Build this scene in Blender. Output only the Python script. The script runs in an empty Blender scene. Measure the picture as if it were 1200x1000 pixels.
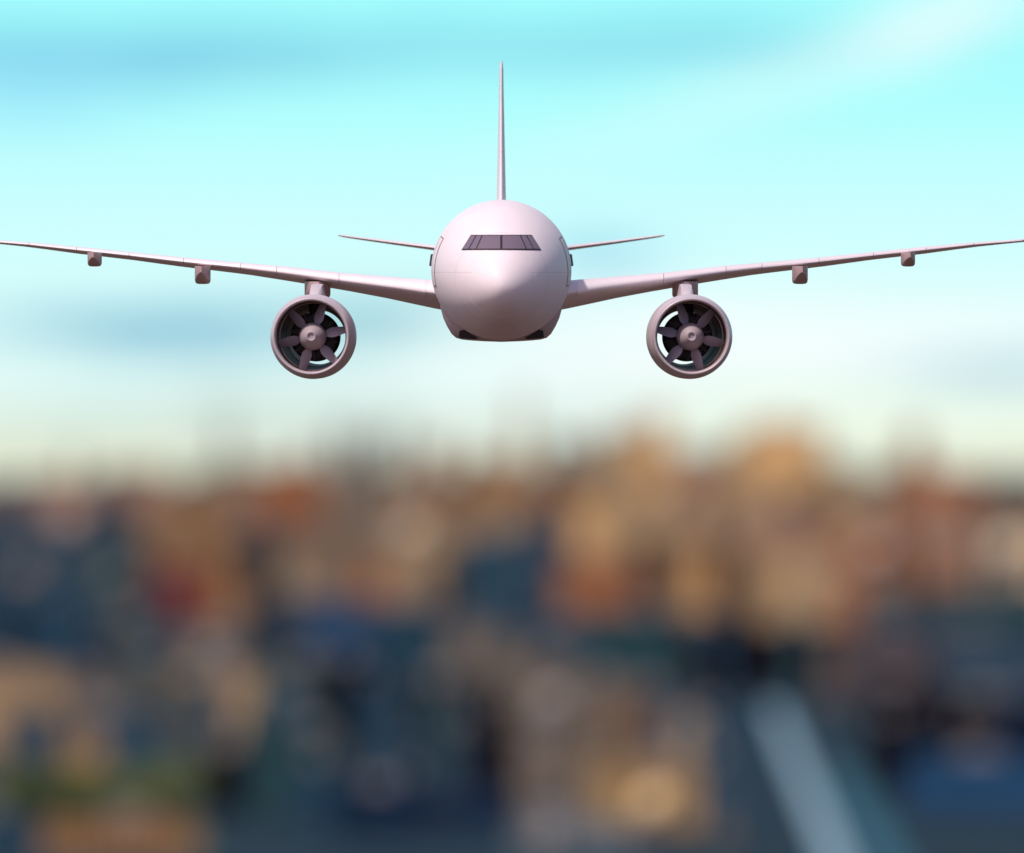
import bpy, bmesh, math, random
from mathutils import Vector, Matrix

R = math.radians
FPX = 43650.0            # focal length in pixels of the 1200 px wide photograph (a very long lens)
EYE = 80.0               # height of the camera over the city ground
scn = bpy.context.scene
COL = scn.collection

# ------------------------------------------------------------------ camera
cd = bpy.data.cameras.new('camera')
cam = bpy.data.objects.new('camera', cd)
COL.objects.link(cam)
scn.camera = cam
cd.sensor_width = 36.0
cd.lens = FPX / 1200.0 * 36.0
cd.clip_start = 1.0
cd.clip_end = 2.0e6
cam.location = (0, 0, EYE)
cam.rotation_euler = (R(90) + math.atan(60.0 / FPX), 0, 0)
cd.dof.use_dof = True
cd.dof.focus_distance = 1515.0
cd.dof.aperture_fstop = (cd.lens / 1000.0) / 2.92
cd.dof.aperture_blades = 0

# ------------------------------------------------------------------ light and exposure
SUN_DIR = Vector((-0.39, -0.43, 0.81)).normalized()      # towards the sun
SUN_EL = math.asin(SUN_DIR.z)
SUN_ROT = math.atan2(SUN_DIR.x, SUN_DIR.y)
sd = bpy.data.lights.new('sun', 'SUN')
sd.energy = 3.4
sd.angle = R(3.0)
sd.color = (1.0, 0.88, 0.80)
sun = bpy.data.objects.new('sun', sd)
COL.objects.link(sun)
sun.location = (-300, 700, 400)
sun.rotation_euler = SUN_DIR.to_track_quat('Z', 'Y').to_euler()

scn.view_settings.view_transform = 'Standard'
scn.view_settings.look = 'None'
scn.view_settings.exposure = 0.0
scn.view_settings.gamma = 1.0
scn.cycles.use_denoising = True
scn.cycles.max_bounces = 8
scn.cycles.sample_clamp_indirect = 6.0

# ------------------------------------------------------------------ sky (world)
world = bpy.data.worlds.new('World')
scn.world = world
world.use_nodes = True
nt = world.node_tree
nt.nodes.clear()


class G:
    """small helper to write node maths"""
    def __init__(self, tree):
        self.t = tree

    def n(self, kind, **kw):
        nd = self.t.nodes.new(kind)
        for k, v in kw.items():
            setattr(nd, k, v)
        return nd

    def put(self, sock, v):
        if isinstance(v, bpy.types.NodeSocket):
            self.t.links.new(v, sock)
        else:
            sock.default_value = v

    def m(self, op, a, b=0.0, c=None, clamp=False):
        nd = self.n('ShaderNodeMath', operation=op)
        nd.use_clamp = clamp
        self.put(nd.inputs[0], a)
        self.put(nd.inputs[1], b)
        if c is not None:
            self.put(nd.inputs[2], c)
        return nd.outputs[0]

    def mix(self, f, a, b, mode='MIX'):
        nd = self.n('ShaderNodeMix', data_type='RGBA', blend_type=mode)
        self.put(nd.inputs['Factor'], f)
        self.put(nd.inputs[6], a)
        self.put(nd.inputs[7], b)
        return nd.outputs[2]

    def ramp(self, fac, stops, interp='LINEAR'):
        nd = self.n('ShaderNodeValToRGB')
        cr = nd.color_ramp
        cr.interpolation = interp
        while len(cr.elements) < len(stops):
            cr.elements.new(0.5)
        for e, (p, c) in zip(cr.elements, stops):
            e.position = p
            e.color = c
        self.put(nd.inputs[0], fac)
        return nd.outputs[0]


def lin(r, g, b):
    def f(v):
        v /= 255.0
        return v / 12.92 if v <= 0.04045 else ((v + 0.055) / 1.055) ** 2.4
    return (f(r), f(g), f(b), 1.0)


w = G(nt)
tc = w.n('ShaderNodeTexCoord')
sep = w.n('ShaderNodeSeparateXYZ')
nt.links.new(tc.outputs['Generated'], sep.inputs[0])
dx, dy, dz = sep.outputs
# bearing and elevation near the horizon, in units of 1/100 radian
fy = w.m('MAXIMUM', dy, 0.05)
az = w.m('MULTIPLY', w.m('DIVIDE', dx, fy), 150.0)
el = w.m('MULTIPLY', w.m('DIVIDE', dz, fy), 150.0)
# gentle irregularity for the cloud outlines
cmb = w.n('ShaderNodeCombineXYZ')
w.put(cmb.inputs[0], w.m('MULTIPLY', az, 0.8))
w.put(cmb.inputs[1], w.m('MULTIPLY', el, 4.0))
nz = w.n('ShaderNodeTexNoise')
nz.inputs['Scale'].default_value = 1.3
nz.inputs['Detail'].default_value = 4.0
nt.links.new(cmb.outputs[0], nz.inputs['Vector'])
wob = w.m('SUBTRACT', nz.outputs[0], 0.5)
elw = w.m('ADD', el, w.m('MULTIPLY', wob, 0.22))


def E(ypx):      # elevation of a picture row, 1/100 rad
    return (560.0 - ypx) / 291.0


def A(xpx):
    return (xpx - 600.0) / 291.0


K = 2.4          # ramp spans 0..2.4 hundredths of a radian
stops = [(0.0, lin(228, 230, 202)), (E(505) / K, lin(232, 243, 226)), (E(455) / K, lin(232, 253, 248)),
         (E(400) / K, lin(222, 255, 252)), (E(300) / K, lin(212, 255, 255)), (E(200) / K, lin(196, 255, 255)),
         (E(110) / K, lin(172, 255, 255)), (E(10) / K, lin(164, 255, 255)), (1.0, lin(158, 240, 252))]
near = w.ramp(w.m('DIVIDE', el, K, clamp=True), stops)


def cloud(col, x, y, sx, sy, rgb, amount, slope=0.0):
    """soft cloud at a bearing and elevation; slope tilts it"""
    u = w.m('SUBTRACT', az, A(x))
    v = w.m('SUBTRACT', elw, E(y))
    v = w.m('SUBTRACT', v, w.m('MULTIPLY', u, slope))
    u = w.m('DIVIDE', u, sx / 291.0)
    v = w.m('DIVIDE', v, sy / 291.0)
    q = w.m('ADD', w.m('MULTIPLY', u, u), w.m('MULTIPLY', v, v))
    g = w.m('EXPONENT', w.m('MULTIPLY', q, -1.0))
    g = w.m('MULTIPLY', g, amount, clamp=True)
    return w.mix(g, col, lin(*rgb))


c = near
for args in [
    (330, 50, 560, 20, (122, 206, 230), 1.0), (150, 74, 420, 26, (130, 208, 234), 0.9), (40, 110, 120, 40, (150, 222, 250), 0.7),
    (760, 46, 230, 18, (130, 212, 232), 0.95), (600, 62, 330, 18, (150, 226, 240), 0.7),
    (185, 378, 150, 22, (92, 156, 196), 1.0), (210, 390, 210, 32, (150, 208, 226), 0.8), (455, 376, 100, 28, (122, 190, 208), 1.0),
    (700, 302, 75, 24, (145, 212, 238), 0.9),
    (1150, 434, 130, 20, (136, 192, 216), 1.0), (300, 462, 220, 12, (178, 218, 224), 0.55), (60, 480, 160, 12, (190, 228, 222), 0.7),
    (660, 485, 110, 36, (190, 216, 220), 0.4), (430, 500, 110, 36, (190, 208, 206), 0.45), (260, 490, 40, 50, (180, 196, 190), 0.35),
    (960, 395, 330, 50, (248, 255, 255), 0.9), (700, 425, 190, 50, (246, 255, 255), 0.85), (560, 440, 90, 40, (236, 255, 252), 0.7),
    (1060, 490, 300, 36, (242, 255, 236), 0.9), (60, 540, 280, 30, (214, 222, 200), 0.5),
    (900, 100, 260, 30, (216, 255, 255), 0.75, 0.28), (1110, 20, 120, 34, (236, 255, 255), 0.9, 0.3)]:
    c = cloud(c, *args)

# thin horizontal cloud streaks in the low sky
cm2 = w.n('ShaderNodeCombineXYZ')
w.put(cm2.inputs[0], w.m('MULTIPLY', az, 0.55))
w.put(cm2.inputs[1], w.m('MULTIPLY', el, 7.0))
w.put(cm2.inputs[2], 3.7)
nz2 = w.n('ShaderNodeTexNoise')
nz2.inputs['Scale'].default_value = 1.1
nz2.inputs['Detail'].default_value = 5.0
nt.links.new(cm2.outputs[0], nz2.inputs['Vector'])
sf = w.m('MULTIPLY', w.m('SUBTRACT', nz2.outputs[0], 0.50), 3.2, clamp=True)
low = w.n('ShaderNodeMapRange')
w.put(low.inputs['Value'], el)
low.inputs['From Min'].default_value = 0.95
low.inputs['From Max'].default_value = 0.25
low.inputs['To Min'].default_value = 0.08
low.inputs['To Max'].default_value = 0.24
c = w.mix(w.m('MULTIPLY', sf, low.outputs[0]), c, lin(166, 208, 214))

sky = w.n('ShaderNodeTexSky', sky_type='NISHITA')
sky.sun_disc = False
sky.sun_elevation = SUN_EL
sky.sun_rotation = SUN_ROT
sky.altitude = 100
sky.air_density = 1.0
sky.dust_density = 2.0
sky.ozone_density = 1.0
# Background strength 0.1 below: the colours of the low sky are divided by it
skyt = w.mix(1.0, sky.outputs[0], (1.6, 1.24, 1.24, 1), 'MULTIPLY')
scale10 = w.mix(1.0, c, (10.0, 10.0, 10.0, 1), 'MULTIPLY')
up = w.n('ShaderNodeMapRange', interpolation_type='SMOOTHSTEP')
w.put(up.inputs['Value'], dz)
up.inputs['From Min'].default_value = 0.03
up.inputs['From Max'].default_value = 0.45
fwd = w.n('ShaderNodeMapRange', interpolation_type='SMOOTHSTEP')
w.put(fwd.inputs['Value'], dy)
fwd.inputs['From Min'].default_value = 0.9
fwd.inputs['From Max'].default_value = 0.3
far = w.m('MAXIMUM', up.outputs[0], fwd.outputs[0])
final = w.mix(far, scale10, skyt)
bg = w.n('ShaderNodeBackground')
bg.inputs['Strength'].default_value = 0.10
w.put(bg.inputs['Color'], final)
wo = w.n('ShaderNodeOutputWorld')
nt.links.new(bg.outputs[0], wo.inputs[0])


# ------------------------------------------------------------------ helpers
def tag(o, label=None, cat=None, group=None, kind=None):
    if label: o['label'] = label
    if cat: o['category'] = cat
    if group: o['group'] = group
    if kind: o['kind'] = kind
    return o


def empty(name, loc, rot=(0, 0, 0)):
    o = bpy.data.objects.new(name, None)
    o.empty_display_size = 0.5
    COL.objects.link(o)
    o.location = loc
    o.rotation_euler = rot
    return o


def link(name, bm, mats, parent=None, smooth=35.0, flip=False):
    bmesh.ops.remove_doubles(bm, verts=bm.verts[:], dist=1e-5)
    bmesh.ops.recalc_face_normals(bm, faces=bm.faces[:])
    me = bpy.data.meshes.new(name)
    bm.to_mesh(me)
    bm.free()
    if not isinstance(mats, (list, tuple)):
        mats = [mats]
    for m_ in mats:
        me.materials.append(m_)
    if smooth:
        me.shade_smooth()
        me.set_sharp_from_angle(angle=R(smooth))
    o = bpy.data.objects.new(name, me)
    COL.objects.link(o)
    if parent:
        o.parent = parent
    return o


def loft(bm, rings, cap0=True, cap1=True, closed=True, mat=None):
    """rings: list of lists of points, same count"""
    vs = [[bm.verts.new(p) for p in r] for r in rings]
    n = len(vs[0])
    fs = []
    for a, b in zip(vs[:-1], vs[1:]):
        for i in range(n if closed else n - 1):
            j = (i + 1) % n
            try:
                f = bm.faces.new((a[i], a[j], b[j], b[i]))
                fs.append(f)
            except ValueError:
                pass
    if cap0 and n > 2:
        fs.append(bm.faces.new(list(reversed(vs[0]))))
    if cap1 and n > 2:
        fs.append(bm.faces.new(vs[-1]))
    if mat is not None:
        for f in fs:
            f.material_index = mat
    return fs


def lathe(bm, prof, n=64, cap0=False, cap1=False, cx=0.0, cz=0.0, closed_profile=False):
    """profile of (y, r) turned round the Y axis"""
    pr = list(prof)
    if closed_profile:
        pr.append(pr[0])
    rings = []
    for (y, r) in pr:
        rings.append([(cx + r * math.cos(2 * math.pi * k / n), y, cz + r * math.sin(2 * math.pi * k / n)) for k in range(n)])
    loft(bm, rings, cap0, cap1)


def box(bm, x0, x1, y0, y1, z0, z1, bev=0.0):
    r = bmesh.ops.create_cube(bm, size=1.0)
    for v in r['verts']:
        v.co = Vector(((x0 + x1) / 2 + v.co.x * (x1 - x0), (y0 + y1) / 2 + v.co.y * (y1 - y0), (z0 + z1) / 2 + v.co.z * (z1 - z0)))
    if bev > 0:
        es = list({e for v in r['verts'] for e in v.link_edges})
        bmesh.ops.bevel(bm, geom=es, offset=bev, segments=2, affect='EDGES', profile=0.5)


def material(name):
    m_ = bpy.data.materials.new(name)
    m_.use_nodes = True
    t = m_.node_tree
    b = t.nodes['Principled BSDF']
    return m_, G(t), b


def paint(name, rgb, rough=0.35, coat=0.3, grime=0.06, metallic=0.0, scale=1.4):
    """aircraft paint: slight uneven tone and gloss"""
    m_, g, b = material(name)
    t = g.n('ShaderNodeTexCoord')
    n1 = g.n('ShaderNodeTexNoise')
    n1.inputs['Scale'].default_value = scale
    n1.inputs['Detail'].default_value = 6
    mp = g.n('ShaderNodeMapping')
    mp.inputs['Scale'].default_value = (1.0, 0.25, 1.0)
    g.t.links.new(t.outputs['Object'], mp.inputs['Vector'])
    g.t.links.new(mp.outputs[0], n1.inputs['Vector'])
    dark = tuple(v * (1 - grime * 2.0) for v in rgb[:3]) + (1,)
    colr = g.mix(n1.outputs[0], dark, tuple(rgb[:3]) + (1,))
    g.put(b.inputs['Base Color'], colr)
    g.put(b.inputs['Roughness'], g.m('ADD', g.m('MULTIPLY', n1.outputs[0], 0.12), rough - 0.06))
    b.inputs['Coat Weight'].default_value = coat
    b.inputs['Coat Roughness'].default_value = 0.28
    b.inputs['Metallic'].default_value = metallic
    return m_, g, b, colr


# ------------------------------------------------------------------ aircraft materials
PAINT = (0.80, 0.735, 0.78)
M_body, g, b, colr = paint('white_paint', PAINT, 0.6, 0.12)
# a row of cabin windows printed along both sides of the fuselage
t = g.n('ShaderNodeTexCoord')
s = g.n('ShaderNodeSeparateXYZ')
g.t.links.new(t.outputs['Object'], s.inputs[0])
wy = g.m('ABSOLUTE', g.m('SUBTRACT', g.m('FRACT', g.m('DIVIDE', s.outputs[1], 0.53)), 0.5))
wz = g.m('ABSOLUTE', g.m('SUBTRACT', s.outputs[2], 0.42))
inside = g.m('MULTIPLY', g.m('LESS_THAN', wy, 0.21), g.m('LESS_THAN', wz, 0.17))
inside = g.m('MULTIPLY', inside, g.m('MULTIPLY', g.m('GREATER_THAN', s.outputs[1], 8.6), g.m('LESS_THAN', s.outputs[1], 37.0)))
inside = g.m('MULTIPLY', inside, g.m('GREATER_THAN', g.m('ABSOLUTE', s.outputs[0]), 1.6))
b.inputs['Specular IOR Level'].default_value = 0.3
line = g.m('MULTIPLY', g.m('LESS_THAN', g.m('ABSOLUTE', g.m('ADD', s.outputs[2], 0.10)), 0.011), g.m('GREATER_THAN', g.m('ABSOLUTE', s.outputs[0]), 1.15))
ring = g.m('LESS_THAN', g.m('ABSOLUTE', g.m('SUBTRACT', g.m('FRACT', g.m('DIVIDE', s.outputs[1], 3.3)), 0.62)), 0.004)
colr = g.mix(g.m('MULTIPLY', g.m('MAXIMUM', line, ring), 0.35), colr, (0.25, 0.2, 0.22, 1))
g.put(b.inputs['Base Color'], g.mix(inside, colr, (0.03, 0.03, 0.04, 1)))
M_wing = paint('wing_paint', (0.77, 0.705, 0.745), 0.42, 0.15)[0]
M_slat = paint('slat_paint', (0.80, 0.74, 0.78), 0.42, 0.15)[0]
M_bay = paint('slat_bay_grey', (0.22, 0.18, 0.20), 0.6, 0.0)[0]
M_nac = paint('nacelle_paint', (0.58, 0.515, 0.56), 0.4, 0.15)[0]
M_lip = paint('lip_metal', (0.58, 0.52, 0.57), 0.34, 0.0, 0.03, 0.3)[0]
M_liner = paint('liner_dark', (0.13, 0.065, 0.045), 0.5, 0.0, 0.2)[0]
M_core = paint('core_dark', (0.05, 0.04, 0.055), 0.5, 0.0, 0.2)[0]
M_blade = paint('blade_metal', (0.37, 0.32, 0.41), 0.55, 0.0, 0.08, 0.25)[0]
M_spin = paint('spinner_grey', (0.40, 0.345, 0.38), 0.42, 0.0, 0.05)[0]
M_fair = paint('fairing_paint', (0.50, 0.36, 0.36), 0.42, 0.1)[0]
M_dark = paint('dark_trim', (0.02, 0.016, 0.02), 0.5, 0.0, 0.1)[0]
M_seam = paint('seam_grey', (0.23, 0.17, 0.20), 0.6, 0.0, 0.1)[0]
M_glass, g, b = material('cockpit_glass')
b.inputs['Base Color'].default_value = (0.17, 0.13, 0.17, 1)
b.inputs['Roughness'].default_value = 0.12
b.inputs['Specular IOR Level'].default_value = 0.8
b.inputs['Coat Weight'].default_value = 0.6
b.inputs['Coat Roughness'].default_value = 0.05

# ------------------------------------------------------------------ the airliner (x: span, y: from nose to tail, z: up)
NOSE_D = 1500.0
AX, AZ = (587.5 - 600) / FPX * NOSE_D, EYE + (560 - 316.5) / FPX * NOSE_D
air = empty('airliner', (AX, NOSE_D, AZ), (math.atan((AZ - EYE) / NOSE_D), 0, -math.atan(AX / NOSE_D)))
tag(air, 'pinkish white twin-engine passenger jet flying head-on above the blurred city', 'airplane')

FR = 2.84


def fus(y):
    """radius and centre height of the fuselage at station y"""
    LN = 7.6
    if y < LN:
        q = max(0.0, 1 - y / LN)
        r = FR * (1 - q ** 2.05) ** 0.56
        zc = -0.66 * q ** 1.9
    elif y < 30:
        r, zc = FR, 0.0
    else:
        q = (y - 30) / 18.0
        r = FR * (1 - 0.93 * q ** 1.7)
        zc = 1.15 * q ** 1.6
    return max(r, 0.002), zc


def fus_y(x, z):
    """station where the nose surface passes through (x, z)"""
    lo, hi = 0.0, 7.6
    for _ in range(40):
        mid = (lo + hi) / 2
        r, zc = fus(mid)
        if x * x + (z - zc) ** 2 < r * r:
            hi = mid
        else:
            lo = mid
    return hi


bm = bmesh.new()
NS = 96
rings = []
ys = [7.6 * (k / 44.0) ** 2.0 for k in range(0, 45)] + [8.5, 10, 14, 18, 22, 26, 30] + [30 + 18 * k / 16.0 for k in range(1, 17)]
for y in ys:
    r, zc = fus(y)
    rings.append([(r * math.cos(2 * math.pi * k / NS), y, zc + r * math.sin(2 * math.pi * k / NS)) for k in range(NS)])
loft(bm, rings)
fuselage = link('fuselage', bm, M_body, air, 60)


def surf_patch(bm, pts, off, nu=8, nv=4, thick=0.02):
    """quad given by four (x, z) corners (bl, br, tr, tl) laid on the nose, slightly proud, with thickness"""
    grid = []
    for j in range(nv + 1):
        row = []
        for i in range(nu + 1):
            u, v = i / nu, j / nv
            a = Vector(pts[0]).lerp(Vector(pts[1]), u)
            b_ = Vector(pts[3]).lerp(Vector(pts[2]), u)
            p = a.lerp(b_, v)
            y = fus_y(p.x, p.y)
            r, zc = fus(y)
            e = 0.02
            ya, yb = fus_y(p.x + e, p.y), fus_y(p.x - e, p.y)
            yc, yd = fus_y(p.x, p.y + e), fus_y(p.x, p.y - e)
            nrm = Vector(((ya - yb) / (2 * e), -1, (yc - yd) / (2 * e))).normalized()
            row.append((Vector((p.x, y, p.y)), nrm))
        grid.append(row)
    top = [[bm.verts.new(p + n_ * off) for p, n_ in row] for row in grid]
    bot = [[bm.verts.new(p + n_ * (off - thick)) for p, n_ in row] for row in grid]
    for j in range(nv):
        for i in range(nu):
            bm.faces.new((top[j][i], top[j][i + 1], top[j + 1][i + 1], top[j + 1][i]))
            bm.faces.new((bot[j][i], bot[j + 1][i], bot[j + 1][i + 1], bot[j][i + 1]))
    for i in range(nu):
        bm.faces.new((top[0][i], bot[0][i], bot[0][i + 1], top[0][i + 1]))
        bm.faces.new((top[nv][i], top[nv][i + 1], bot[nv][i + 1], bot[nv][i]))
    for j in range(nv):
        bm.faces.new((top[j][0], top[j + 1][0], bot[j + 1][0], bot[j][0]))
        bm.faces.new((top[j][nu], bot[j][nu], bot[j + 1][nu], top[j + 1][nu]))


# cockpit windows: one dark frame band, three panes either side of the centre post
bm = bmesh.new()
ZB, ZT = 0.795, 1.405
surf_patch(bm, [(-1.60, ZB), (1.60, ZB), (1.22, ZT), (-1.22, ZT)], 0.018, 40, 6, 0.05)
wframe = link('windscreen', bm, M_dark, fuselage.parent, 40)


def wx(t, z):   # slanted post x at parameter t (bottom, top) for height z
    k = (z - ZB) / (ZT - ZB)
    return t[0] + (t[1] - t[0]) * k


posts = [(0.02, 0.02), (1.02, 0.745), (1.32, 0.985), (1.60, 1.22)]
for sgn in (1, -1):
    for k in range(3):
        a, b_ = posts[k], posts[k + 1]
        g0 = 0.025
        zb, zt = ZB + 0.045, ZT - 0.035
        p = [(wx(a, zb) + g0, zb), (wx(b_, zb) - g0, zb), (wx(b_, zt) - g0, zt), (wx(a, zt) + g0, zt)]
        if sgn < 0:
            p = [(-p[1][0], p[1][1]), (-p[0][0], p[0][1]), (-p[3][0], p[3][1]), (-p[2][0], p[2][1])]
        bm = bmesh.new()
        surf_patch(bm, p, 0.026, 10, 5, 0.03)
        link('window_pane', bm, M_glass, wframe, 40)


def side_strip(bm, y0, y1, a0, a1, off, thick, sgn, n=18):
    """curved sheet on the fuselage side between stations y0..y1, angles a0..a1 (degrees above the waist)"""
    m = 6
    top, bot = [], []
    for j in range(n + 1):
        a = R(a0 + (a1 - a0) * j / n)
        rt, rb = [], []
        for i in range(m + 1):
            y = y0 + (y1 - y0) * i / m
            r, zc = fus(y)
            for lst, o_ in ((rt, off), (rb, off - thick)):
                lst.append(bm.verts.new((sgn * (r + o_) * math.cos(a), y, zc + (r + o_) * math.sin(a))))
        top.append(rt)
        bot.append(rb)
    for j in range(n):
        for i in range(m):
            bm.faces.new((top[j][i], top[j][i + 1], top[j + 1][i + 1], top[j + 1][i]))
            bm.faces.new((bot[j][i], bot[j + 1][i], bot[j + 1][i + 1], bot[j][i + 1]))
    for j in range(n):
        bm.faces.new((top[j][0], top[j + 1][0], bot[j + 1][0], bot[j][0]))
        bm.faces.new((top[j][m], bot[j][m], bot[j + 1][m], top[j + 1][m]))
    for i in range(m):
        bm.faces.new((top[0][i], bot[0][i], bot[0][i + 1], top[0][i + 1]))
        bm.faces.new((top[n][i], top[n][i + 1], bot[n][i + 1], bot[n][i]))


dy0 = min((abs(fus(k / 100)[0] - 2.69), k / 100) for k in range(200, 760))[1]
for sgn in (-1, 1):
    bm = bmesh.new()
    side_strip(bm, dy0 + 0.05, dy0 + 0.95, -12.0, 29.0, 0.012, 0.03, sgn)
    d = link('door', bm, M_body, air, 40)
    bm = bmesh.new()
    for (a, b_, p, q) in ((dy0 - 0.05, dy0 + 0.045, -13, 30), (dy0 + 0.955, dy0 + 1.0, -13, 30), (dy0 + 0.045, dy0 + 0.955, -13.0, -12.1), (dy0 + 0.045, dy0 + 0.955, 29.1, 30)):
        side_strip(bm, a, b_, p, q, 0.016, 0.03, sgn)
    link('door_seal', bm, M_seam, d, 40)
    # dark sensor housing on the cheek that stands out of the outline
    bm = bmesh.new()
    rr = []
    for (y, dxo) in ((7.7, 0.0), (7.8, 0.07), (8.15, 0.09), (8.5, 0.05), (8.7, 0.0)):
        ring = []
        for (a, o_) in ((2.5, -0.03), (3.5, dxo), (12.5, dxo), (13.5, -0.03)):
            ring.append((sgn * (FR + o_) * math.cos(R(a)), y, (FR + o_) * math.sin(R(a))))
        rr.append(ring)
    loft(bm, rr)
    link('sensor_housing', bm, M_dark, air, 40)

# radome joint: a fine ring round the nose
bm = bmesh.new()
for yy in (1.15,):
    rings = []
    for (o_, dy_) in ((0.0, -0.012), (0.006, -0.01), (0.006, 0.01), (0.0, 0.012)):
        y = yy + dy_
        r, zc = fus(y)
        rings.append([((r + o_) * math.cos(2 * math.pi * k / NS), y, zc + (r + o_) * math.sin(2 * math.pi * k / NS)) for k in range(NS)])
    loft(bm, rings, False, False)
link('radome_joint', bm, M_wing, air, 40)


# ---- wings
def naca(t):
    return 5 * (0.2969 * math.sqrt(t) - 0.1260 * t - 0.3516 * t * t + 0.2843 * t ** 3 - 0.1015 * t ** 4)


NP = 26
TT = [(1 - math.cos(math.pi * k / NP)) / 2 for k in range(NP + 1)]


def section(T, drop, chord):
    """upper then lower loop in (t, z) with z relative to the leading edge"""
    up_, lo_ = [], []
    for t_ in TT:
        h = naca(t_) * T
        up_.append((t_, h * 1.32 - drop * t_ ** 1.25))
        lo_.append((t_, -h * 0.60 - drop * t_ ** 1.25))
    return up_, lo_


# picture offsets of the wing's upper and lower outline: (u, top, bottom)
PW = [(60, 330.5, 365.5), (88, 328.0, 360.0), (120, 325.4, 352.5), (189, 319.8, 339.5), (262, 311.8, 327.6), (304, 308.3, 321.0), (371, 302.3, 313.4),
      (435, 295.9, 304.6), (497, 289.6, 297.5), (553, 284.6, 289.8), (588, 282.3, 286.2), (618, 280.2, 283.2), (626, 279.9, 281.9)]


def interp(tab, x, k):
    if x <= tab[0][0]: return tab[0][k]
    for a, b_ in zip(tab[:-1], tab[1:]):
        if x <= b_[0]:
            f = (x - a[0]) / (b_[0] - a[0])
            return a[k] + (b_[k] - a[k]) * f
    return tab[-1][k]


def plan(x):
    le = 13.2 + (x - 2.0) * 0.66
    te = 22.0 + max(0, x - 7.4) * 0.47
    if x > 21.6:
        le += (x - 21.6) * 3.0
    return le, max(te, le + 0.9)


def wing_ring(x, sgn):
    le, te = plan(x)
    c_ = te - le
    sc = FPX / (NOSE_D + le + 0.3 * c_)
    u = x * sc
    ztop = (316.5 - interp(PW, u, 1)) / sc
    zbot = (316.5 - interp(PW, u, 2)) / sc
    H = ztop - zbot
    T = 0.80 * H
    lo, hi = 0.0, 2.0
    for _ in range(30):
        dmid = (lo + hi) / 2
        a, b_ = section(T, dmid, c_)
        hh = max(p[1] for p in a) - min(p[1] for p in b_)
        if hh < H: lo = dmid
        else: hi = dmid
    up_, lo_ = section(T, dmid, c_)
    zl = ztop - max(p[1] for p in up_)
    return up_, lo_, le, c_, zl


def wing_pts(x, sgn, off=0.0, t0=None):
    up_, lo_, le, c_, zl = wing_ring(x, sgn)
    loop = []
    for t_, z in up_[::-1]:
        loop.append((sgn * x, le + t_ * c_, zl + z))
    for t_, z in lo_[1:-1]:
        loop.append((sgn * x, le + t_ * c_, zl + z))
    return loop


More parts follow.
